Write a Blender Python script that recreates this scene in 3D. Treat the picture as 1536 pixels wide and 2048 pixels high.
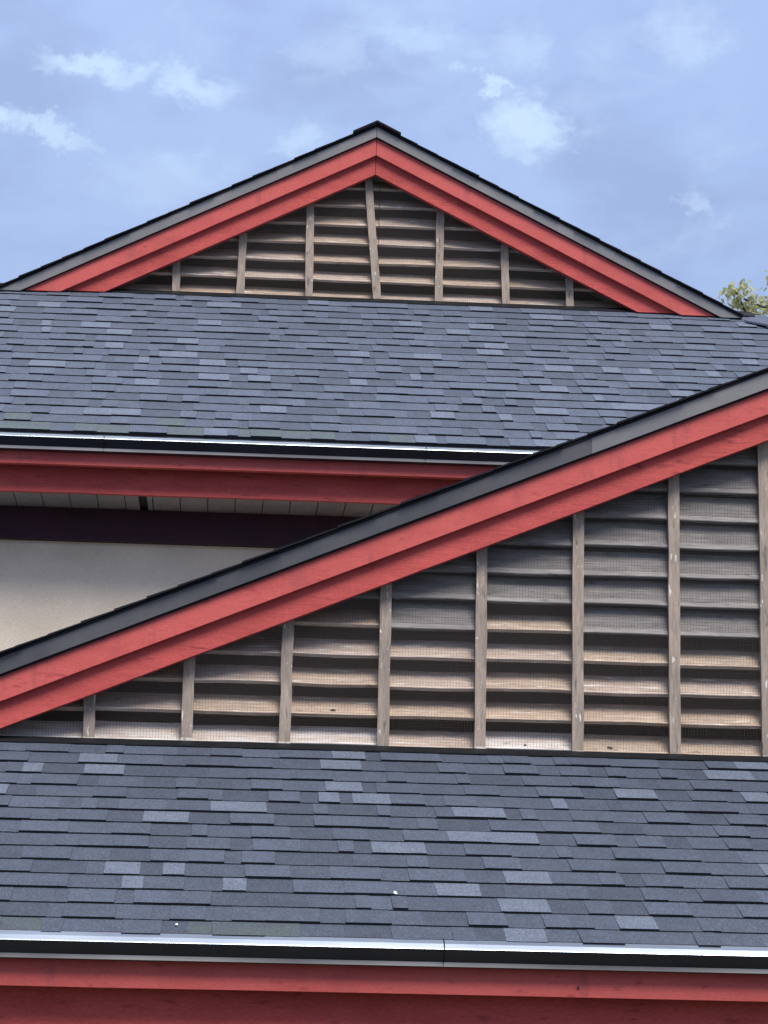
import bpy, math, random
from mathutils import Vector, Matrix

for o in list(bpy.data.objects): bpy.data.objects.remove(o)
scene = bpy.context.scene
R = math.radians
H = 2.9            # camera height above the courtyard

# ------------------------------------------------------------------ camera
def cam_axes(yaw, pitch, roll):
    y, p, r = R(yaw), R(pitch), R(roll)
    fw = Vector((math.sin(y)*math.cos(p), math.cos(y)*math.cos(p), math.sin(p)))
    r0 = Vector((math.cos(y), -math.sin(y), 0)); u0 = r0.cross(fw)
    rt = r0*math.cos(r) + u0*math.sin(r)
    return rt, rt.cross(fw), fw
cd = bpy.data.cameras.new('camera'); cam = bpy.data.objects.new('camera', cd)
scene.collection.objects.link(cam); scene.camera = cam
rt, up, fw = cam_axes(3.6, 13.0, 1.08)
m = Matrix((rt, up, -fw)).transposed().to_4x4(); m.translation = (0, 0, H)
cam.matrix_world = m
cd.sensor_fit = 'HORIZONTAL'; cd.sensor_width = 36; cd.lens = 36*5000/1536
cd.clip_start = 0.1; cd.clip_end = 3000

# ------------------------------------------------------------------ sky, sun, exposure
SUN_EL, SUN_AZ = 54.0, 160.0        # azimuth clockwise from +Y: behind the camera, a little to the right
world = bpy.data.worlds.new('World'); scene.world = world; world.use_nodes = True
nt = world.node_tree; N = nt.nodes; L = nt.links
for n in list(N): N.remove(n)
def wn(t, **kw):
    n = N.new(t)
    for k, v in kw.items(): setattr(n, k, v)
    return n
def wmath(op, a, b=None, clamp=False):
    n = wn('ShaderNodeMath', operation=op, use_clamp=clamp)
    for i, v in enumerate((a, b)):
        if v is None: continue
        if isinstance(v, (int, float)): n.inputs[i].default_value = v
        else: L.new(v, n.inputs[i])
    return n.outputs[0]
def wmix(f, a, b):
    n = wn('ShaderNodeMix', data_type='RGBA')
    for s, v in ((0, f), (6, a), (7, b)):
        if isinstance(v, (tuple, int, float)): n.inputs[s].default_value = v
        else: L.new(v, n.inputs[s])
    return n.outputs[2]
sky = wn('ShaderNodeTexSky', sky_type='NISHITA'); sky.sun_disc = False
sky.sun_elevation = R(SUN_EL); sky.sun_rotation = R(SUN_AZ); sky.altitude = 100; sky.air_density = 1.0; sky.dust_density = 1.0; sky.ozone_density = 1.5
tc = wn('ShaderNodeTexCoord')
sep = wn('ShaderNodeSeparateXYZ'); L.new(tc.outputs['Generated'], sep.inputs[0])
el = wmath('MAXIMUM', sep.outputs[2], 0.0)
def wnoise(scale, detail, rough, loc, sx=1.0, sz=1.0, dist=0.0):
    mp = wn('ShaderNodeMapping'); mp.inputs['Location'].default_value = loc; mp.inputs['Scale'].default_value = (sx, sx, sz)
    L.new(tc.outputs['Generated'], mp.inputs[0])
    n = wn('ShaderNodeTexNoise'); n.inputs['Scale'].default_value = scale; n.inputs['Detail'].default_value = detail
    n.inputs['Roughness'].default_value = rough; n.inputs['Distortion'].default_value = dist
    L.new(mp.outputs[0], n.inputs['Vector']); return n.outputs['Fac']
def wramp(v, a, b):
    n = wn('ShaderNodeMapRange', interpolation_type='SMOOTHSTEP'); L.new(v, n.inputs[0])
    n.inputs[1].default_value = a; n.inputs[2].default_value = b; return n.outputs[0]
veil = wramp(wnoise(6.0, 4, 0.5, (2.3, 0.7, 1.1), 1.0, 1.7), 0.36, 0.66)
dusk = wramp(wnoise(11.0, 4, 0.55, (7.7, 1.9, 3.1), 1.0, 2.0), 0.40, 0.66)
puff = wramp(wnoise(21.0, 5, 0.55, (5.1, 3.3, 0.4), 1.0, 1.7, 0.4), 0.55, 0.74)
# single bright wisps: azimuth, elevation, half width, half height (degrees), strength, tilt
WISPS = [(-3.65, 22.74, 1.14, 0.25, 0.90, 4), (-1.27, 22.45, 0.96, 0.34, 0.80, 12), (6.92, 21.94, 0.90, 0.57, 1.00, 12), (6.00, 22.77, 0.39, 0.21, 0.90, 10), (-5.69, 21.60, 0.66, 0.28, 0.95, 15), (-4.53, 21.24, 0.96, 0.23, 0.80, 22), (1.39, 21.36, 0.60, 0.40, 0.55, 0), (-1.61, 20.40, 1.68, 0.52, 0.38, 0), (10.69, 23.65, 0.90, 0.69, 0.50, 0), (11.07, 20.09, 0.48, 0.23, 0.50, 25), (2.06, 23.49, 0.72, 0.52, 0.35, 0), (4.26, 23.81, 0.90, 0.32, 0.40, 0), (6.72, 23.49, 0.72, 0.44, 0.42, 0)]
deg = 180/math.pi
waz = wmath('MULTIPLY', wmath('ARCTAN2', sep.outputs[0], sep.outputs[1]), deg)
wel = wmath('MULTIPLY', wmath('ARCSINE', sep.outputs[2]), deg)
waz = wmath('ADD', waz, wmath('MULTIPLY', wmath('SUBTRACT', wnoise(40.0, 7, 0.68, (1, 2, 3), 1.0, 1.6), 0.5), 3.4))
wel = wmath('ADD', wel, wmath('MULTIPLY', wmath('SUBTRACT', wnoise(46.0, 7, 0.68, (4, 8, 1), 1.0, 1.3), 0.5), 2.0))
wisp = None
for a_, e_, wa, we, st_, ti in WISPS:
    da = wmath('SUBTRACT', waz, a_); de = wmath('SUBTRACT', wel, e_); ct, si = math.cos(R(ti)), math.sin(R(ti))
    u_ = wmath('SUBTRACT', wmath('MULTIPLY', da, ct/wa), wmath('MULTIPLY', de, si/wa)); v_ = wmath('ADD', wmath('MULTIPLY', da, si/we), wmath('MULTIPLY', de, ct/we))
    d2 = wmath('SQRT', wmath('ADD', wmath('MULTIPLY', u_, u_), wmath('MULTIPLY', v_, v_)))
    m_ = wmath('MULTIPLY', wramp(d2, 1.65, 0.25), st_)
    wisp = m_ if wisp is None else wmath('MAXIMUM', wisp, m_)
grad = wmath('ADD', wmath('MULTIPLY', el, 1.15), 0.72)         # an overcast sky brightens towards the zenith
CL = 3.4
high = wramp(el, 0.42, 0.95)                                   # the cloud cover is whiter overhead
def cloudcol(c):
    g_ = sum(c)/3
    t_ = wmix(high, (c[0]*CL, c[1]*CL, c[2]*CL, 1), (g_*CL*1.02, g_*CL*1.04, g_*CL*1.08, 1))
    n = wn('ShaderNodeVectorMath', operation='SCALE'); L.new(t_, n.inputs[0]); L.new(grad, n.inputs['Scale']); return n.outputs[0]
base = wmix(0.85, sky.outputs[0], cloudcol((0.53, 0.695, 1.10)))
base = wmix(wmath('MULTIPLY', veil, 0.45), base, cloudcol((0.575, 0.775, 1.18)))
base = wmix(wmath('MULTIPLY', dusk, 0.85), base, cloudcol((0.435, 0.57, 0.94)))
base = wmix(wmath('MULTIPLY', puff, 0.40), base, cloudcol((0.66, 0.88, 1.22)))
base = wmix(wmath('MULTIPLY', wisp, 0.95), base, cloudcol((0.76, 0.98, 1.27)))
bg = wn('ShaderNodeBackground'); L.new(base, bg.inputs[0]); bg.inputs[1].default_value = 0.075
out = wn('ShaderNodeOutputWorld'); L.new(bg.outputs[0], out.inputs[0])

sd = bpy.data.lights.new('sun', 'SUN'); sun = bpy.data.objects.new('sun', sd); scene.collection.objects.link(sun)
sd.energy = 1.4; sd.angle = R(28); sd.color = (1.0, 0.93, 0.84)
sdir = Vector((math.sin(R(SUN_AZ))*math.cos(R(SUN_EL)), math.cos(R(SUN_AZ))*math.cos(R(SUN_EL)), math.sin(R(SUN_EL))))
sun.rotation_euler = (-sdir).to_track_quat('-Z', 'Y').to_euler(); sun.location = (0, -10, 20)

scene.render.engine = 'CYCLES'
vs = scene.view_settings
vs.view_transform = 'Standard'; vs.look = 'None'; vs.gamma = 1.0; vs.use_curve_mapping = False
vs.exposure = 1.5

# ------------------------------------------------------------------ materials
def mat(name, col, rough=0.6, metal=0.0, spec=0.4, var=None, scale=8.0, stretch=(1, 1, 1), lo=0.35, hi=0.65, detail=3,
        bump=0.0, bscale=60.0, bstretch=(1, 1, 1), spots=None, grain=None):
    """Principled material: colour var mixed in by noise, optional small spots, fine speckle and bump."""
    mt = bpy.data.materials.new(name); mt.use_nodes = True
    t = mt.node_tree; n = t.nodes; k = t.links; b = n['Principled BSDF']
    b.inputs['Roughness'].default_value = rough; b.inputs['Metallic'].default_value = metal
    b.inputs['Specular IOR Level'].default_value = spec
    g = n.new('ShaderNodeNewGeometry')
    def noise(sc, st, det=5, ro=0.55, off=(0, 0, 0)):
        mp = n.new('ShaderNodeMapping'); mp.inputs['Scale'].default_value = st; mp.inputs['Location'].default_value = off
        k.new(g.outputs['Position'], mp.inputs[0])
        x = n.new('ShaderNodeTexNoise'); x.inputs['Scale'].default_value = sc; x.inputs['Detail'].default_value = det; x.inputs['Roughness'].default_value = ro
        k.new(mp.outputs[0], x.inputs['Vector']); return x.outputs['Fac']
    def mr(v, a, c, d=0.0, e=1.0):
        x = n.new('ShaderNodeMapRange'); k.new(v, x.inputs[0])
        for i, q in enumerate((a, c, d, e)): x.inputs[i+1].default_value = q
        return x.outputs[0]
    def mix(f, a, c):
        x = n.new('ShaderNodeMix'); x.data_type = 'RGBA'
        k.new(f, x.inputs[0])
        for s, v in ((6, a), (7, c)):
            if isinstance(v, tuple): x.inputs[s].default_value = (*v, 1)
            else: k.new(v, x.inputs[s])
        return x.outputs[2]
    c = tuple(col)
    if var: c = mix(mr(noise(scale, stretch, detail), lo, hi), c, tuple(var))
    if spots:
        for i, (sc, st, a, e, scol) in enumerate(spots): c = mix(mr(noise(sc, st, 2, 0.6, (i*3.1+1, 2.2, 5.5)), a, e), c, tuple(scol))
    if grain:
        gs, gst, amt = grain
        f = mr(noise(gs, gst, 2, 0.7, (9, 4, 2)), 0.3, 0.7, 1-amt, 1+amt)
        x = n.new('ShaderNodeVectorMath'); x.operation = 'SCALE'; k.new(f, x.inputs['Scale'])
        if isinstance(c, tuple): x.inputs[0].default_value = c
        else: k.new(c, x.inputs[0])
        c = x.outputs[0]
    if isinstance(c, tuple): b.inputs['Base Color'].default_value = (*c, 1)
    else: k.new(c, b.inputs['Base Color'])
    if bump:
        bp = n.new('ShaderNodeBump'); bp.inputs['Strength'].default_value = bump; bp.inputs['Distance'].default_value = 0.004
        k.new(noise(bscale, bstretch, 3, 0.6, (1, 7, 3)), bp.inputs['Height']); k.new(bp.outputs[0], b.inputs['Normal'])
    return mt

def sh(name, c, green=0.0):
    v = tuple(x*0.86 for x in c)
    sp = [(75, (1, 1, 1), 0.52, 0.70, tuple(x*1.24 for x in c)), (110, (1, 1, 1), 0.56, 0.72, tuple(x*0.70 for x in c))]
    if green: sp.append((9, (1, 1, 1), 0.40, 0.62, (c[0]*1.0, c[1]*1.06, c[2]*0.90)))
    return mat(name, c, 0.85, var=v, scale=14, spots=sp, grain=(230, (1, 1, 1), 0.55), bump=0.5, bscale=240, spec=0.3)
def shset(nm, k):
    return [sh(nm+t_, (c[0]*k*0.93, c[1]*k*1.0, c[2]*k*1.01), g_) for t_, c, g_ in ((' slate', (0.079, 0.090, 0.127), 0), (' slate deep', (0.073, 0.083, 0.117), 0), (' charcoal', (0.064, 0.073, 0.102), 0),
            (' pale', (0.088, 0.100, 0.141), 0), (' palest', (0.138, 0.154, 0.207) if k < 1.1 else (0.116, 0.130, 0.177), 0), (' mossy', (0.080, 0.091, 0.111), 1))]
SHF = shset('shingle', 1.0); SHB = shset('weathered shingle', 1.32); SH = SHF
ASPH = mat('cut asphalt edge', (0.012, 0.013, 0.018), 0.9, spec=0.2)
RED = mat('red painted timber', (0.56, 0.106, 0.096), 0.6, spec=0.28, var=(0.49, 0.085, 0.078), scale=5, stretch=(0.6, 1, 1.6), lo=0.42, hi=0.68,
          spots=[(26, (0.5, 1, 1.4), 0.62, 0.76, (0.38, 0.060, 0.06)), (5, (3, 1, 0.6), 0.58, 0.74, (0.44, 0.085, 0.085)), (90, (1, 1, 1), 0.70, 0.76, (0.30, 0.05, 0.05)), (60, (1, 1, 1), 0.70, 0.78, (0.56, 0.16, 0.16))], grain=(220, (0.4, 1, 1), 0.10), bump=0.25, bscale=110, bstretch=(0.15, 1, 1))
RED2 = mat('red painted rough timber', (0.53, 0.092, 0.084), 0.65, spec=0.24, var=(0.43, 0.069, 0.064), scale=6, stretch=(0.5, 1, 1.8), lo=0.40, hi=0.66,
           spots=[(22, (0.4, 1, 1.6), 0.62, 0.76, (0.28, 0.045, 0.05))], grain=(180, (0.3, 1, 1), 0.16), bump=0.5, bscale=90, bstretch=(0.12, 1, 1))
MAROON = mat('red beam with painted shade', (0.050, 0.014, 0.030), 0.7, var=(0.034, 0.010, 0.024), scale=9, stretch=(0.4, 1, 1.5), bump=0.3, bscale=70, bstretch=(0.15, 1, 1))  # red-painted beam; the deep shade under the eave is put into its colour
TRIM = mat('grey metal rake trim', (0.205, 0.20, 0.205), 0.45, 0.2, var=(0.165, 0.165, 0.175), scale=3, grain=(160, (0.3, 1, 1), 0.06))
TRIMD = mat('charcoal metal rake trim', (0.062, 0.064, 0.074), 0.45, 0.15, var=(0.092, 0.092, 0.102), scale=3, grain=(160, (0.3, 1, 1), 0.08))
COVER = mat('bare aluminium', (0.46, 0.53, 0.65), 0.26, 1.0, var=(0.30, 0.35, 0.45), scale=1.5, stretch=(1, 4, 4), bump=0.03, bscale=14)
GUTD = mat('dark gutter enamel', (0.014, 0.017, 0.030), 0.35, 0.0, var=(0.022, 0.026, 0.042), scale=3)
LIP = mat('grey gutter lip', (0.20, 0.19, 0.19), 0.5, 0.0, var=(0.50, 0.47, 0.45), scale=1.2)
GUT = mat('gutter metal', (0.62, 0.66, 0.72), 0.16, 1.0, var=(0.54, 0.58, 0.66), scale=1.5, stretch=(1, 4, 4), bump=0.04, bscale=14)
FLASH = mat('black flashing', (0.006, 0.007, 0.010), 0.6, 0.0, spec=0.25, var=(0.011, 0.012, 0.014), scale=6)
WOODP = [mat('slat wood %s' % nm, c, 0.75, var=v, scale=7, stretch=(0.5, 1, 5), lo=0.38, hi=0.64,
             spots=[(16, (0.35, 1, 5), 0.60, 0.70, s1), (20, (0.6, 1, 4), 0.64, 0.74, s2)], grain=(120, (0.12, 1, 1.4), 0.18), bump=0.5, bscale=80, bstretch=(0.08, 1, 1))
         for nm, c, v, s1, s2 in (
             ('tan', (0.570, 0.439, 0.336), (0.467, 0.370, 0.296), (0.798, 0.707, 0.627), (0.319, 0.217, 0.182)),
             ('pink', (0.593, 0.467, 0.393), (0.502, 0.399, 0.336), (0.800, 0.775, 0.718), (0.342, 0.239, 0.205)),
             ('honey', (0.60, 0.455, 0.345), (0.49, 0.375, 0.295), (0.76, 0.66, 0.55), (0.35, 0.27, 0.22)),
             ('bleached', (0.775, 0.718, 0.684), (0.593, 0.490, 0.422), (0.800, 0.800, 0.798), (0.388, 0.331, 0.296)),
             ('grey', (0.27, 0.248, 0.238), (0.20, 0.184, 0.180), (0.30, 0.29, 0.28), (0.12, 0.115, 0.12)))]
BATT = mat('weathered batten wood', (0.39, 0.318, 0.262), 0.8, var=(0.29, 0.238, 0.203), scale=9, stretch=(3, 1, 0.5), lo=0.40, hi=0.62,
           spots=[(34, (1.6, 1, 0.5), 0.66, 0.72, (0.72, 0.68, 0.62)), (22, (2, 1, 0.4), 0.62, 0.74, (0.14, 0.118, 0.108))], grain=(140, (1.5, 1, 0.15), 0.2), bump=0.6, bscale=80, bstretch=(1, 1, 0.1))
ENDG = mat('worn white batten end', (0.70, 0.66, 0.60), 0.8, var=(0.34, 0.28, 0.24), scale=30, lo=0.50, hi=0.66)
WIRE = mat('zinc wire', (0.075, 0.075, 0.08), 0.7, 0.0)
DARK = mat('attic lining', (0.30, 0.28, 0.28), 0.95)
STUCCO = mat('beige stucco', (0.82, 0.71, 0.58), 0.9, var=(0.72, 0.62, 0.505), scale=3.0, grain=(200, (1, 1, 1), 0.14), bump=0.6, bscale=110)
SOFF = mat('grey soffit board', (0.30, 0.29, 0.30), 0.7, var=(0.24, 0.235, 0.25), scale=4, grain=(90, (1, 0.2, 1), 0.10))
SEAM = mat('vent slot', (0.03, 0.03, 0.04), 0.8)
DROP = mat('whitish dropping', (0.75, 0.76, 0.78), 0.8)
GROUND = mat('courtyard ground', (0.055, 0.060, 0.040), 0.95, var=(0.085, 0.080, 0.060), scale=0.7, grain=(30, (1, 1, 1), 0.3))
BARK = mat('bark', (0.11, 0.085, 0.065), 0.9, var=(0.06, 0.05, 0.04), scale=8, stretch=(2, 2, 0.4), bump=0.8, bscale=20)
LEAF = []
for i, c in enumerate(((0.50, 0.52, 0.36), (0.40, 0.43, 0.28), (0.60, 0.60, 0.45))):
    lm = mat('leaf %d' % i, c, 0.55, var=tuple(x*0.75 for x in c), scale=6)
    t = lm.node_tree; b = t.nodes['Principled BSDF']; tr = t.nodes.new('ShaderNodeBsdfTranslucent'); tr.inputs[0].default_value = (c[0]*1.3, c[1]*1.3, c[2], 1)
    mx = t.nodes.new('ShaderNodeMixShader'); mx.inputs[0].default_value = 0.5
    t.links.new(b.outputs[0], mx.inputs[1]); t.links.new(tr.outputs[0], mx.inputs[2]); t.links.new(mx.outputs[0], t.nodes['Material Output'].inputs[0]); LEAF.append(lm)

# ------------------------------------------------------------------ helpers
col = scene.collection
ORG = {}
def _link(o, parent, org):
    col.objects.link(o); ORG[o] = Vector(org)
    if parent: o.parent = parent; o.location = Vector(org) - ORG[parent]
    else: o.location = org
    return o
def thing(name, loc, label, cat, group=None):
    o = bpy.data.objects.new(name, None); o.empty_display_size = 0.3; _link(o, None, loc)
    o['label'] = label; o['category'] = cat
    if group: o['group'] = group
    return o
def obj(name, vs_, fs, mats, parent=None, fm=None, smooth=False, org=None):
    """One mesh object; vertices given in world space, origin at their centre."""
    if not isinstance(mats, (list, tuple)): mats = [mats]
    c = Vector(org) if org else sum((Vector(v) for v in vs_), Vector())/len(vs_)
    me = bpy.data.meshes.new(name); me.from_pydata([tuple(Vector(v)-c) for v in vs_], [], fs)
    for x in mats: me.materials.append(x)
    if fm: me.polygons.foreach_set('material_index', fm)
    if smooth: me.polygons.foreach_set('use_smooth', [True]*len(fs))
    me.validate(); me.update()
    return _link(bpy.data.objects.new(name, me), parent, c)
HEX = [(0, 3, 2, 1), (4, 5, 6, 7), (0, 1, 5, 4), (1, 2, 6, 5), (2, 3, 7, 6), (3, 0, 4, 7)]
def hexv(x0, x1, y0, y1, z0, z1):
    return [(x0, y0, z0), (x1, y0, z0), (x1, y1, z0), (x0, y1, z0), (x0, y0, z1), (x1, y0, z1), (x1, y1, z1), (x0, y1, z1)]
def box(name, x0, x1, y0, y1, z0, z1, m_, parent=None): return obj(name, hexv(x0, x1, y0, y1, z0, z1), HEX, m_, parent)
def ext(name, poly, axis, a, b, m_, parent=None):
    """Extrude a polygon: axis 'y' takes (x,z) points, axis 'x' takes (y,z) points."""
    n = len(poly)
    if axis == 'y': v = [(p[0], a, p[1]) for p in poly] + [(p[0], b, p[1]) for p in poly]
    else: v = [(a, p[0], p[1]) for p in poly] + [(b, p[0], p[1]) for p in poly]
    f = [tuple(range(n)), tuple(range(2*n-1, n-1, -1))] + [(i, n+i, n+(i+1) % n, (i+1) % n) for i in range(n)]
    area = sum(poly[i][0]*poly[(i+1) % n][1]-poly[(i+1) % n][0]*poly[i][1] for i in range(n))
    if (area > 0) == (axis == 'x'): pass
    o = obj(name, v, f, m_, parent)
    import bmesh
    bm = bmesh.new(); bm.from_mesh(o.data); bmesh.ops.recalc_face_normals(bm, faces=bm.faces); bm.to_mesh(o.data); bm.free()
    return o
def sub_board(name, poly, y0, y1, m_, parent, seg=0.25, jit=0.0, seed=0):
    """A long board (quad poly: bottom-left, bottom-right, top-right, top-left in XZ) with slightly uneven edges."""
    rnd = random.Random(seed); bl, br, tr_, tl = [Vector((p[0], 0, p[1])) for p in poly]
    n = max(2, int((br-bl).length/seg)); v = []; f = []
    for i in range(n+1):
        t = i/n; j1 = rnd.uniform(-jit, jit)*(0 < i < n); j2 = rnd.uniform(-jit, jit)*(0 < i < n); jy = rnd.uniform(-jit, jit)*0.7
        b_ = bl.lerp(br, t); t_ = tl.lerp(tr_, t)
        v += [(b_.x, y0+jy, b_.z+j1), (t_.x, y0+jy, t_.z+j2), (t_.x, y1, t_.z+j2), (b_.x, y1, b_.z+j1)]
    for i in range(n):
        a, b_ = 4*i, 4*i+4
        for q in range(4): f.append((a+q, a+(q+1) % 4, b_+(q+1) % 4, b_+q))
    f += [(3, 2, 1, 0), (4*n, 4*n+1, 4*n+2, 4*n+3)]
    o = obj(name, v, f, m_, parent)
    import bmesh
    bm = bmesh.new(); bm.from_mesh(o.data); bmesh.ops.recalc_face_normals(bm, faces=bm.faces); bm.to_mesh(o.data); bm.free()
    return o
def structure(o): o['kind'] = 'structure'; return o

# ------------------------------------------------------------------ ground
structure(obj('ground', [(-600, -600, 0), (600, -600, 0), (600, 600, 0), (-600, 600, 0)], [(0, 1, 2, 3)], GROUND))

# ------------------------------------------------------------------ one hip-and-gable building
EXPO = 0.143
def building(P):
    rnd = random.Random(P['seed']); SH = P['sh']
    root = thing(P['name'], (P['xa'], P['ywall'], 0), P['label'], 'building')
    yf, zb, xa, s = P['yf'], P['zb'], P['xa'], P['s']           # gable front plane, its base height, ridge X, rake slope
    ang = R(P['hip']); ca, sa = math.cos(ang), math.sin(ang)
    Ltot = P['courses']*EXPO
    ye, ze = yf - Ltot*ca, zb - Ltot*sa                         # eave line
    xl, xr = xa-P['half'], xa+P['half']                         # gable base corners
    drop = (zb-ze)/s; xel, xer = xl-drop, xr+drop               # eave corners
    back = yf + P['depth']
    # ---- hip roof deck and its other slopes
    q = 0.006
    roof = obj('roof', [(xel, ye, ze-q), (xer, ye, ze-q), (xr, yf+0.2, zb+0.2*sa/ca-q), (xl, yf+0.2, zb+0.2*sa/ca-q),
                        (xel, ye, ze-0.03), (xer, ye, ze-0.03), (xr, yf+0.2, zb+0.2*sa/ca-0.05), (xl, yf+0.2, zb+0.2*sa/ca-0.05)],
               HEX, ASPH, root)
    for sx, x0, x1 in ((-1, xl, xel), (1, xr, xer)):
        obj('side_slope', [(x0, yf, zb-q), (x1, ye, ze-q), (x1, back, ze-q), (x0, back, zb-q),
                           (x0, yf, zb-0.05), (x1, ye, ze-0.05), (x1, back, ze-0.05), (x0, back, zb-0.05)], HEX, SH[1], roof)
    # ---- shingle tabs on the hip slope
    U = Vector((1, 0, 0)); V = Vector((0, ca, sa)); NN = Vector((0, -sa, ca)); O = Vector((0, ye, ze))
    tabs = []
    nc = int(P['courses']+0.35)+1
    for c in range(nc):
        vb = -0.012 + c*EXPO; f = vb/Ltot
        xa0 = max(P['sx0'], xel+(xl-xel)*f+0.01); xa1 = min(P['sx1'], xer+(xr-xer)*f-0.01)
        x = xa0 - rnd.uniform(0, 0.1); prev = 0; hi = False
        wob = [rnd.uniform(-1, 1) for _ in range(4)]
        while x < xa1:
            w = rnd.choice((rnd.uniform(0.05, 0.09), rnd.uniform(0.09, 0.15), rnd.uniform(0.12, 0.18), rnd.uniform(0.15, 0.22)))
            if P['courses'] > 17: w *= 0.98
            hi = rnd.random() < (0.25 if hi else 0.78)
            t = rnd.uniform(0.0100, 0.0132) if hi else rnd.uniform(0.0062, 0.0082)
            r = rnd.random()
            tone = (4 if r < 0.17 else 3 if r < 0.46 else 0) if hi else (2 if r < 0.33 else 1 if r < 0.72 else 0)
            if r > 0.9: tone = rnd.choice((0, 1, 3))
            if c == 0 and x < P['moss'] and rnd.random() < 0.6 or c == 1 and x < P['moss'] and rnd.random() < 0.12: tone = 5
            wave = 0.0022*(math.sin(x*1.9+wob[0]*3)*wob[1]+0.6*math.sin(x*4.3+wob[2]*3)*wob[3]) + rnd.uniform(-0.0015, 0.0015)
            sl, sr = prev, rnd.uniform(-0.005, 0.005); prev = sr
            tabs.append((c, x, x+w-0.0003, vb+wave, t, tone, sl, sr)); x += w
    ln = 0.200
    def tabmesh(tb):
        c, u0, u1, vb, t, tone, sl, sr = tb
        lift = 0.0008*((c*7+int(u0*100)) % 3)
        def pt(u, v, h): return O+U*u+V*v+NN*h
        v1 = min(vb+ln, Ltot+0.13)
        return [pt(u0, vb, -0.003), pt(u1, vb, -0.003), pt(u1+sr, v1, -0.004), pt(u0+sl, v1, -0.004),
                pt(u0, vb, t+lift), pt(u1, vb, t+lift), pt(u1+sr, v1, 0.001), pt(u0+sl, v1, 0.001)]
    FM = [1, 0, 1, 0, 1, 0]
    inview = [tb for tb in tabs if tb[1] < P['vx1']+0.13*tb[0]*P['spread'] and tb[2] > P['vx0']-0.13*tb[0]*P['spread']]
    inview.sort(key=lambda tb: tb[0]); near = inview[:300]; ns = set(map(id, near))
    for tb in near:
        o = obj('shingle', tabmesh(tb), HEX, [SH[tb[5]], ASPH], roof, FM)
    v, f, fm = [], [], []
    for tb in tabs:
        if id(tb) in ns: continue
        n0 = len(v); v += tabmesh(tb); f += [tuple(n0+i for i in q_) for q_ in HEX]
        fm += [6 if i else tb[5] for i in FM]
    o = obj('shingle_field', v, f, SH+[ASPH], roof, fm); o['kind'] = 'stuff'
    # hip caps
    for x0, x1, sx in ((xl, xel, -1), (xr, xer, 1)):
        A_, B_ = Vector((x0, yf, zb)), Vector((x1, ye, ze)); d = B_-A_; n = int(d.length/0.16)
        side = Vector((-d.y, d.x, 0)).normalized()
        for i in range(n):
            a = A_+d*(i/n); b_ = A_+d*((i+1.35)/n); h0, h1 = 0.012, 0.022
            v = [a-side*0.13+Vector((0, 0, h0-0.045)), a+Vector((0, 0, h0+0.008)), a+side*0.13+Vector((0, 0, h0-0.045)),
                 b_-side*0.13+Vector((0, 0, h1-0.045)), b_+Vector((0, 0, h1+0.008)), b_+side*0.13+Vector((0, 0, h1-0.045))]
            obj('hip_cap', v+[p-Vector((0, 0, 0.012)) for p in v], [(0, 1, 4, 3), (1, 2, 5, 4), (6, 9, 10, 7), (7, 10, 11, 8), (3, 4, 10, 9), (4, 5, 11, 10), (0, 3, 9, 6), (2, 8, 11, 5), (0, 6, 7, 1), (1, 7, 8, 2)], SH[i % 3], roof)
    for (x, k) in P['drops']:
        n = 7; v = [O+U*(x+0.008*k*math.cos(i*6.28/n)*rnd.uniform(.6, 1.3))+V*(P['dropv'][x]+0.017*k*math.sin(i*6.28/n)*rnd.uniform(.6, 1.2))+NN*0.013 for i in range(n)]
        v.append(sum(v, Vector())/n + NN*0.004)
        obj('dropping', v, [(i, (i+1) % n, n) for i in range(n)], DROP, roof)
    # ---- flashing where the slope meets the gable
    gy = yf+0.10
    def hz(y): return zb+(y-yf)*sa/ca
    fl = ext('flashing', [(yf+0.042, hz(yf+0.042)+0.010), (yf+0.042, hz(yf+0.042)+0.017), (gy-0.012, hz(gy-0.012)+0.019), (gy-0.012, zb+P['fl']), (gy-0.009, zb+P['fl']), (gy-0.009, hz(gy)+0.008)],
             'x', xl-0.02, xr+0.02, FLASH, root)
    # ---- rake boards
    def line(zap, x): return zap - s*abs(x-xa)
    def rake(name, ztop, zbot, y0, y1, m_, sgn, clear, jit=0.0, parts=None):
        zc = hz(y0)+clear
        xt, xb_ = xa+sgn*(ztop-zc)/s, xa+sgn*(zbot-zc)/s
        g = 0.0015*sgn
        if parts:                                               # split at given X into differently toned lengths
            cuts = [xt]+parts['cuts']+[xa+g]; mm = parts['mats']; first = True
            for i in range(len(cuts)-1):
                a, b_ = cuts[i], cuts[i+1]
                pl = [(xb_ if i == 0 else a+0.001, zc if i == 0 else line(zbot, a)), (b_, line(zbot, b_)), (b_, line(ztop, b_)), (a if i == 0 else a+0.001, zc if i == 0 else line(ztop, a))]
                sub_board(name, pl, y0, y1, mm[i], root, jit=jit, seed=i+3)
        else:
            pl = [(xb_, zc), (xa+g, line(zbot, xa)), (xa+g, line(ztop, xa)), (xt, zc)]
            sub_board(name, pl, y0, y1, m_, root, jit=jit, seed=int(ztop*100)+sgn)
    k = P['rk']
    for sgn in (-1, 1):
        rake('rake_trim', k['trimtop'], k['trimbot'], yf-0.034, yf+0.06, P['trim'], sgn, 0.022, 0.0006, P['trimparts'] if sgn < 0 else None)
        rake('rake_trim_lip', k['trimbot']-0.001, k['trimbot']-P['lip'], yf-0.024, yf+0.06, P['lipmat'], sgn, 0.022)
        rake('rake_board', k['r1top'], k['r1bot'], yf-0.012, yf+0.018, RED, sgn, 0.020, 0.0008)
        rake('rake_board', k['r1bot']+0.05, k['r2bot'], yf+0.022, yf+0.060, RED2, sgn, 0.018, 0.0012)
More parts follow.
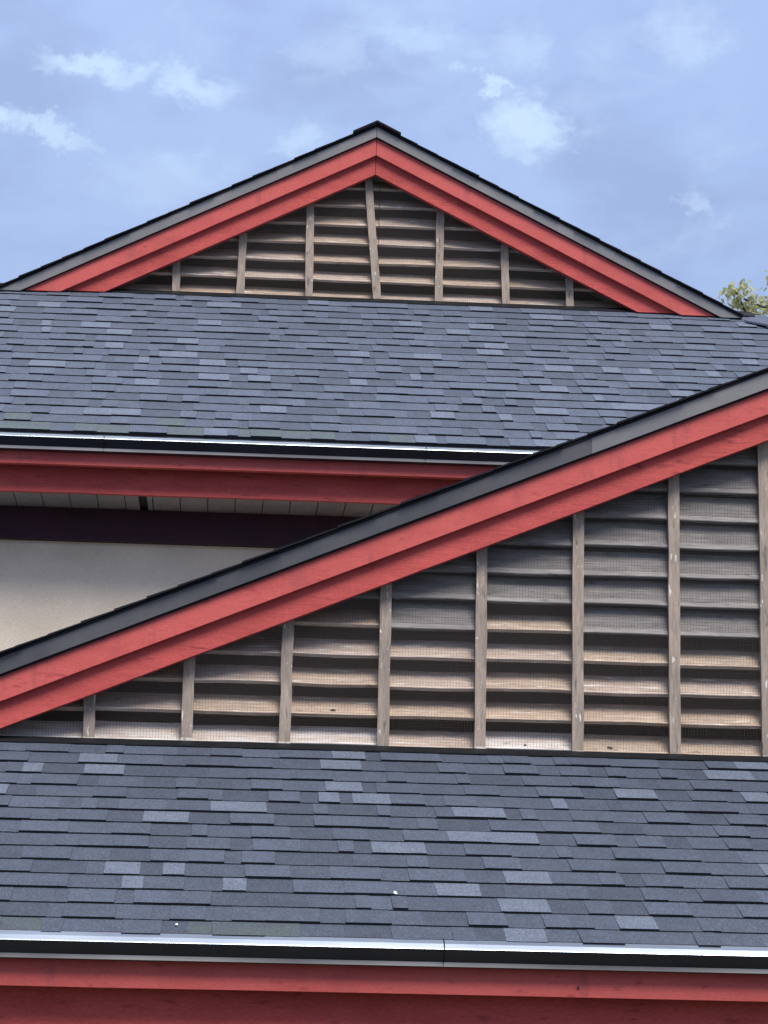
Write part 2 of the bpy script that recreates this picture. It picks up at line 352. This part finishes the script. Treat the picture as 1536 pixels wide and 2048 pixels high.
        # roof slab of the gable and its shingle courses, seen edge-on along the rake
        zt = k['trimtop']; end = xl if sgn < 0 else xr; e2 = xa+sgn*(zt-zb)/s
        ext('gable_roof_deck', [(xa, zt+0.006), (e2, zb+0.006), (e2, zb-0.10), (xa, zt-0.10)], 'y', yf+0.061, back, DARK, root)
        ext('drip_edge', [(xa+sgn*0.001, zt+0.001), (e2, zb+0.001), (e2, zb+0.009), (xa+sgn*0.001, zt+0.009)], 'y', yf-0.042, yf+0.2, FLASH, root)
        dirv = Vector((sgn, 0, -s)).normalized(); nor = Vector((sgn*s, 0, 1)).normalized()
        tot = (zt-zb)/s*math.sqrt(1+s*s); n = int(tot/EXPO)
        for i in range(n+1):
            a = Vector((xa, 0, zt+0.0105))+dirv*(i*EXPO-0.03 if i else 0.0); b_ = Vector((xa, 0, zt+0.0105))+dirv*min(tot+0.01, (i+1)*EXPO+rnd.uniform(-0.004, 0.004))
            oh = yf-0.050-rnd.uniform(0, 0.014); th = rnd.uniform(0.0095, 0.0125)
            pl = [a+nor*0.0005, b_+nor*0.0025, b_+nor*th, a+nor*0.006]
            v = [(p.x, oh, p.z) for p in pl]+[(p.x, back, p.z) for p in pl]
            fs = [(0, 1, 2, 3), (7, 6, 5, 4), (0, 4, 5, 1), (1, 5, 6, 2), (2, 6, 7, 3), (3, 7, 4, 0)]
            obj('shingle_course', v, fs, [SH[rnd.choice((0, 1, 1, 2))], ASPH], root, [1, 1, 1, 1, 0, 1])
    # ridge caps
    for i in range(int(P['depth']/0.19)):
        y0 = yf-0.066+i*0.19; y1 = y0+0.26; w = 0.15; zt = k['trimtop']+0.026+0.004; u_ = 0.004
        v = []
        for y, dz in ((y0, 0.004), (y1, -0.004)):
            for x in (-w, 0, w): v.append((xa+x, y, zt+dz-s*abs(x)))
            for x in (-w, 0, w): v.append((xa+x, y, zt+dz-s*abs(x)-0.014))
        obj('ridge_cap', v, [(0, 1, 4, 3), (1, 2, 5, 4), (0, 6, 7, 1), (1, 7, 8, 2), (3, 4, 10, 9), (4, 5, 11, 10), (6, 9, 10, 7), (7, 10, 11, 8), (0, 3, 9, 6), (2, 8, 11, 5)], [SH[i % 3], ASPH], root, [1, 1, 0, 0, 1, 1, 1, 1, 1, 1])
    # ---- gable louvre: battens, slats bay by bay, wire mesh, dark attic behind
    zin = k['r2bot']+0.03
    lou = ext('louvre', [(xa-(zin-zb)/s-0.2, zb-0.05), (xa+(zin-zb)/s+0.2, zb-0.05), (xa, zin+0.05)], 'y', gy+0.24, gy+0.26, DARK, root)
    edges = []
    for i, (xb_, lean, ext_b) in enumerate(P['battens']):
        zt = line(k['r2bot'], xb_)+0.02; z0 = P['bz']+ext_b; w = 0.0235; y0, y1 = gy-0.004, gy+0.020
        n = 7; v = []; f = []
        for j in range(n+1):
            z = z0+(zt-z0)*j/n; c = xb_+lean*j/n; jl, jr = rnd.uniform(-0.002, 0.002), rnd.uniform(-0.002, 0.002)
            if P['name'] == 'front_hall' and 0 < j < n: jl += rnd.uniform(-0.001, 0.001)
            v += [(c-w+jl, y0, z), (c+w+jr, y0, z), (c+w+jr, y1, z), (c-w+jl, y1, z)]
        for j in range(n):
            a, b_ = 4*j, 4*j+4
            f += [(a+q_, a+(q_+1) % 4, b_+(q_+1) % 4, b_+q_) for q_ in range(4)]
        f += [(3, 2, 1, 0), (4*n, 4*n+1, 4*n+2, 4*n+3)]
        bt = obj('batten', v, f, BATT, lou)
        if rnd.random() < 0.8:
            hgt = rnd.uniform(0.014, 0.034)
            obj('worn_end', hexv(xb_-w-0.0008, xb_+w+0.0008, y0-0.0012, y1-0.002, z0-0.001, z0+hgt), HEX, ENDG, lou)
    xs = [b_[0] for b_ in P['battens']]; xs = [xs[0]-0.4064]+xs+[xs[-1]+0.4064]
    sp = P['spacing']
    for bi in range(len(xs)-1):
        x0, x1 = xs[bi]+0.002, xs[bi+1]-0.002
        for r_ in range(14):
            z0 = P['sz']+r_*sp + rnd.uniform(-0.003, 0.003)
            zmax = max(line(zin, x0), line(zin, x1)) if (x0-xa)*(x1-xa) > 0 else zin
            if z0 > zmax-0.005: break
            a0, a1 = x0, x1                                    # trim the slat where the rake covers it
            lim = (zin-z0)/s
            a0 = max(a0, xa-lim-0.05); a1 = min(a1, xa+lim+0.05)
            if a1-a0 < 0.03: continue
            grey = r_ >= P['grey'](bi)
            tilt = R(66 if grey else 41) + rnd.uniform(-0.04, 0.04); wd = 0.128 if not grey else 0.130; th = 0.019
            dz1, dz2 = rnd.uniform(-0.002, 0.002), rnd.uniform(-0.002, 0.002)
            yb = gy+0.030
            d = (math.cos(tilt), math.sin(tilt)); nn = (-math.sin(tilt), math.cos(tilt))
            prof = [(yb, z0), (yb-nn[0]*0+nn[0]*th, z0+nn[1]*th), (yb+nn[0]*th+d[0]*wd, z0+nn[1]*th+d[1]*wd), (yb+d[0]*wd, z0+d[1]*wd)]
            prof[1] = (prof[1][0], prof[1][1])
            mi = 4 if grey else (3 if r_ == 0 and rnd.random() < P['bleach'] else rnd.choice((0, 1, 2, 0, 1)))
            ns_ = 5; v = []; fs = []; bow = rnd.uniform(-0.004, 0.003)
            for j in range(ns_+1):
                t_ = j/ns_; xx = a0+(a1-a0)*t_; dz = dz1+(dz2-dz1)*t_+bow*4*t_*(1-t_)+rnd.uniform(-0.0008, 0.0008); dy = rnd.uniform(-0.001, 0.001)
                v += [(xx, p[0]+dy, p[1]+dz) for p in prof]
            for j in range(ns_): fs += [(4*j+q_, 4*j+(q_+1) % 4, 4*j+4+(q_+1) % 4, 4*j+4+q_) for q_ in range(4)]
            fs += [(0, 1, 2, 3), (4*ns_+3, 4*ns_+2, 4*ns_+1, 4*ns_)]
            so = obj('slat', v, fs, WOODP[mi], lou)
            import bmesh
            bm = bmesh.new(); bm.from_mesh(so.data); bmesh.ops.recalc_face_normals(bm, faces=bm.faces)
            bmesh.ops.bevel(bm, geom=[e for e in bm.edges if abs((e.verts[0].co-e.verts[1].co).x) > 0.02], offset=0.0025, segments=1, affect='EDGES'); bm.to_mesh(so.data); bm.free()
    wv, wf = [], []
    def wire(x0, x1, z0, z1):
        n0 = len(wv); wv.extend(hexv(x0, x1, gy+0.0215, gy+0.0227, z0, z1)); wf.extend([tuple(n0+i for i in q_) for q_ in HEX])
    g = 0.0127; hw = 0.00035
    wx = xa-(zin-P['bz'])/s
    nx = int(2*(xa-wx)/g)
    for i in range(nx):
        x = wx+i*g+rnd.uniform(-0.0012, 0.0012); z = line(zin, x)
        if z > P['bz']+0.01: wire(x-hw, x+hw, P['bz'], z)
    z = P['bz']+0.006
    while z < zin-0.02:
        l_ = (zin-z)/s; zz = z+rnd.uniform(-0.0012, 0.0012); wire(xa-l_, xa+l_, zz-hw*0.6, zz+hw*0.6); z += g
    o = obj('wire_mesh', wv, wf, WIRE, lou); o['kind'] = 'stuff'
    for kx, row, kn in P['knots']:                               # dark knots in the slat boards
        ta = R(41); yb = gy+0.030; z0 = P['sz']+row*sp
        c = Vector((kx, yb-math.sin(ta)*0.019+math.cos(ta)*0.026, z0+math.cos(ta)*0.019+math.sin(ta)*0.026)); nv = Vector((0, -math.sin(ta), math.cos(ta))); up_ = Vector((0, math.cos(ta), math.sin(ta)))
        n = 9; v = [c+Vector((1, 0, 0))*0.018*kn*math.cos(i*6.283/n)*rnd.uniform(.7, 1.2)+up_*0.014*kn*math.sin(i*6.283/n)*rnd.uniform(.7, 1.2)-nv*0.002 for i in range(n)]+[c+nv*0.006]
        obj('knot', v, [(i, (i+1) % n, n) for i in range(n)], BARK, lou)
    # sill strip under the slats
    ext('sill', [(gy-0.008, zb), (gy-0.008, P['bz']+0.004), (gy+0.03, P['bz']+0.010), (gy+0.25, P['bz']+0.010), (gy+0.25, zb)], 'x', xl+0.25, xr-0.25, FLASH, lou)
    # ---- gutter: half-hexagonal trough with a rolled lip
    zg = P['zg']; yg = ye
    gp = [(yg+0.004, zg+0.000), (yg-0.012, zg-0.004), (yg-0.034, zg-0.018), (yg-0.0465, zg-0.034), (yg-0.0480, zg-0.0375), (yg-0.0455, zg-0.0405),
          (yg-0.030, zg-0.056), (yg-0.012, zg-0.0745), (yg-0.010, zg-0.0770), (yg-0.010, zg-0.0915), (yg-0.008, zg-0.0930), (yg+0.002, zg-0.0935)]
    cuts = [xel]+P['joints']+[xer]
    gut = None
    for i in range(len(cuts)-1):
        gut = ext('gutter', gp[4:]+[(yg+0.050, zg-0.0935), (yg+0.050, zg-0.085), (yg+0.004, zg-0.085), (yg+0.004, zg-0.030), (yg-0.034, zg-0.030)], 'x', cuts[i]+0.001, cuts[i+1]-0.001, [GUTD, LIP], root)
        for p_ in gut.data.polygons:
            c_ = p_.center + gut.location + root.location
            if abs(p_.normal.x) < 0.5 and p_.normal.y < -0.95 and c_.z < zg-0.07: p_.material_index = 1
        ext('gutter_cover', gp[:4]+[(yg-0.0475, zg-0.0365), (yg-0.030, zg-0.022), (yg-0.010, zg-0.008), (yg+0.004, zg-0.004)], 'x', cuts[i]+0.001, cuts[i+1]-0.001, COVER, root)
    for x in P['joints']:
        gw = [(p[0]-0.0025 if p[0] < yg else p[0], p[1]+(0.002 if j < 4 else -0.002)) for j, p in enumerate(gp)]
        ext('gutter_joint', gw[:9], 'x', x-0.0018, x+0.0018, FLASH, root)
    # ---- fascia boards, soffit, beam, wall
    z1t, z1b, z2b = P['f1']
    L1 = xel+0.03; L2 = xer-0.03
    cutx = [L1, xa-4.3 if P['half'] > 4 else xa-2.6, xa+P['fj'], L2]
    for i in range(3):
        sub_board('fascia_board', [(cutx[i]+0.0008, z1b), (cutx[i+1]-0.0008, z1b), (cutx[i+1]-0.0008, z1t), (cutx[i]+0.0008, z1t)], yg+0.038, yg+0.080, RED, root, 0.4, 0.0008, i)
    sub_board('lower_fascia_board', [(L1, z2b), (L2, z2b), (L2, z1b+0.06), (L1, z1b+0.06)], yg+0.138, yg+0.168, RED2, root, 0.4, 0.001, 9)
    yb = yg+P['over']
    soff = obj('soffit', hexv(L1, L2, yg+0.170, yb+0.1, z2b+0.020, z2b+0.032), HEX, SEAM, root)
    x = P['soff0']; first = x
    while x < P['soff1']:
        w = 0.1415
        if P['slot'] and x < P['slot'] < x+w:
            if P['slot']-0.022-x > 0.02: box('soffit_board', x+0.002, P['slot']-0.022, yg+0.171, yb+0.02, z2b+0.004, z2b+0.018, SOFF, soff)
            if x+w-0.002-P['slot']-0.022 > 0.02: box('soffit_board', P['slot']+0.022, x+w-0.002, yg+0.171, yb+0.02, z2b+0.004, z2b+0.018, SOFF, soff)
        else:
            box('soffit_board', x+0.002, x+w-0.002, yg+0.171, yb+0.02, z2b+0.004+rnd.uniform(0, 0.002), z2b+0.018, SOFF, soff)
        x += w+0.001
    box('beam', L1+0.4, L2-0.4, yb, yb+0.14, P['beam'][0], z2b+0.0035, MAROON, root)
    box('wall', L1+0.5, L2-0.5, yb+0.05, back-0.5, 0.0, P['beam'][0]-0.001, STUCCO, root)
    # closed gable at the far end
    ext('rear_gable', [(xl+0.2, zb-0.06), (xr-0.2, zb-0.06), (xa, k['trimtop']-0.12)], 'y', back-0.12, back-0.06, STUCCO, root)
    return root

A_s = 5/12; A_x = 2.70
def az(z0): return z0+A_s*A_x+H              # height of a front rake line at the ridge, from its height over X = 0
front_spot = (1.215, 8.42+0.036, 0.345+H)
front = building(dict(name='front_hall', seed=11, label='near building with charcoal shingle roof, red rake boards and large louvred gable', sh=SHF, xa=A_x, ywall=8.9,
    yf=10.30, zb=1.34+H, s=A_s, half=4.57, hip=24.6, courses=14.4, depth=1.75, sx0=-20, sx1=20, vx0=-0.76, vx1=1.92, spread=0.11/0.143*0.13, moss=0.35,
    drops=[(-0.135, 0.6), (0.62, 1.0)], dropv={-0.135: 0.075, 0.62: 0.425},
    fl=0.052, bz=1.381+H, sz=1.392+H, spacing=0.1275,
    rk=dict(trimtop=az(2.093), trimbot=az(2.023), r1top=az(2.015), r1bot=az(1.912), r2bot=az(1.802)), lip=0.008, lipmat=FLASH,
    trim=TRIM, trimparts=dict(cuts=[1.53], mats=[TRIMD, TRIM]),
    battens=[(-0.960, 0, 0), (-0.558, -0.003, 0.0), (-0.152, 0.000, 0.003), (0.255, 0.004, -0.002), (0.668, 0.002, 0), (1.077, 0.001, 0.003), (1.490, 0.002, 0.001), (1.904, 0.002, 0.0), (2.301, 0, -0.003), (2.70, 0, 0), (3.107, 0, 0), (3.514, 0, 0), (3.92, 0, 0), (4.327, 0, 0), (4.733, 0, 0), (5.14, 0, 0), (5.546, 0, 0), (5.95, 0, 0)],
    grey=lambda b: {0: 9, 1: 9, 2: 9, 3: 9, 4: 5, 5: 4, 6: 5, 7: 4, 8: 4, 9: 4}.get(b, 4), bleach=0.8, knots=[(1.272, 0, 1.0), (1.632, 0, 1.2), (0.457, 1, 1.0)],
    zg=0.493+H, joints=[0.756], f1=(0.403+H, 0.312+H, 0.165+H), fj=1.9, over=0.42, soff0=-1.2, soff1=2.4, slot=None, beam=(-0.02+H,)))

n_ = 8
obj('nail_hole', [Vector(front_spot)+Vector((0.0045*math.cos(i*6.283/n_), 0.004, 0.006*math.sin(i*6.283/n_))) for i in range(n_)]+[Vector(front_spot)+Vector((0, -0.001, 0))], [((i+1) % n_, i, n_) for i in range(n_)], BARK, front)
B_s = 0.505
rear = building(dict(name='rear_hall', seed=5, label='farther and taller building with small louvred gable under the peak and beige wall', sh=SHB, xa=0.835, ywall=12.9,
    yf=14.73, zb=4.712+H, s=B_s, half=2.376, hip=32.25, courses=19.4, depth=5.0, sx0=-20, sx1=20, vx0=-1.24, vx1=2.4, spread=0.05, moss=0.9,
    drops=[], dropv={},
    fl=0.064, bz=4.762+H, sz=4.772+H, spacing=0.1225,
    rk=dict(trimtop=5.872+H, trimbot=5.806+H, r1top=5.802+H, r1bot=5.694+H, r2bot=5.578+H), lip=0.004, lipmat=FLASH,
    trim=TRIM, trimparts=None,
    battens=[(-0.79, 0, 0), (-0.383, -0.003, 0), (0.014, 0.008, 0), (0.441, -0.006, 0), (0.870, -0.075, -0.016), (1.249, 0.004, -0.004), (1.672, -0.014, -0.003), (2.073, -0.003, 0), (2.47, 0, 0)],
    grey=lambda b: 9, bleach=0.1, knots=[],
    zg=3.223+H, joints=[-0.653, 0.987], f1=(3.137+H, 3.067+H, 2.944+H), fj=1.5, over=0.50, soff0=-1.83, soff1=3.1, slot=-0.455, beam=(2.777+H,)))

# ------------------------------------------------------------------ tree behind the rear building
def tree(name, base, top, clumps, label, seed):
    rnd = random.Random(seed)
    root = thing(name, base, label, 'tree')
    B = Vector(base)
    pts = []; v = []; f = []
    def limb(a, b_, r0, r1, seg=5):
        a, b_ = Vector(a), Vector(b_); d = (b_-a); side = d.orthogonal().normalized(); oth = d.cross(side).normalized(); n0 = len(v); m_ = 8
        for i in range(seg+1):
            t = i/seg; c = a.lerp(b_, t)+Vector((rnd.uniform(-1, 1), rnd.uniform(-1, 1), 0))*d.length*0.03*(0 < i < seg); r = r0+(r1-r0)*t
            for j in range(m_): an = j*2*math.pi/m_; v.append(c+side*math.cos(an)*r+oth*math.sin(an)*r)
        for i in range(seg):
            for j in range(m_): f.append((n0+i*m_+j, n0+i*m_+(j+1) % m_, n0+(i+1)*m_+(j+1) % m_, n0+(i+1)*m_+j))
    limb(B, top, 0.24, 0.10, 8)
    for c, r in clumps:
        t = rnd.uniform(0.5, 0.97); limb(B.lerp(Vector(top), t), c, 0.06*(1.3-t), 0.012)
    obj('trunk', v, f, BARK, root, smooth=True)
    lv, lf, lm = [], [], []
    for c, r in clumps:
        c = Vector(c); nl = int(560*r*r/0.16)
        subs = [c+Vector((rnd.gauss(0, 1), rnd.gauss(0, 1), rnd.gauss(0, .8)))*r*0.50 for _ in range(9)]
        for _ in range(nl):
            q_ = rnd.choice(subs)+Vector((rnd.gauss(0, 1), rnd.gauss(0, 1), rnd.gauss(0, .8)))*r*0.24
            a = Vector((rnd.gauss(0, 1), rnd.gauss(0, 1), rnd.gauss(-.3, .7))).normalized(); b_ = a.orthogonal().normalized()
            b_ = (Matrix.Rotation(rnd.uniform(0, 6.28), 3, a) @ b_); l_ = rnd.uniform(0.028, 0.055); w = l_*0.55; n0 = len(lv)
            lv.extend([q_-a*l_, q_+b_*w, q_+a*l_, q_-b_*w+a*0.004]); lf.append((n0, n0+1, n0+2, n0+3)); lm.append(rnd.choice((0, 0, 1, 2)))
    o = obj('crown', lv, lf, LEAF, root, lm)
    return root
rt_ = random.Random(77)
cl = [((5.56, 26.0, 8.56+H), 0.19), ((5.64, 26.1, 8.36+H), 0.17), ((5.47, 26.0, 8.66+H), 0.12), ((5.90, 26.0, 8.76+H), 0.24), ((5.80, 26.2, 8.44+H), 0.17), ((5.74, 25.9, 8.18+H), 0.25), ((5.98, 26.0, 8.46+H), 0.25)]
for i in range(46):
    th = rt_.uniform(0, 6.28); ph = rt_.uniform(-0.9, 1.0); rr = rt_.uniform(0.55, 1.0)
    cx = 8.0+2.0*rr*math.cos(th)*math.sqrt(1-ph*ph*0.9); cz = 8.0+H+1.7*rr*ph; cy = 26.0+1.7*rr*math.sin(th)
    if cx < 6.1 and cz > 8.0+H: continue
    cl.append(((cx, cy, cz), rt_.uniform(0.35, 0.6)))
tree('tree', (8.1, 26.0, 0.0), (8.0, 26.0, 9.0+H), cl, 'leafy olive green tree rising beyond the right end of the rear roof', 4)
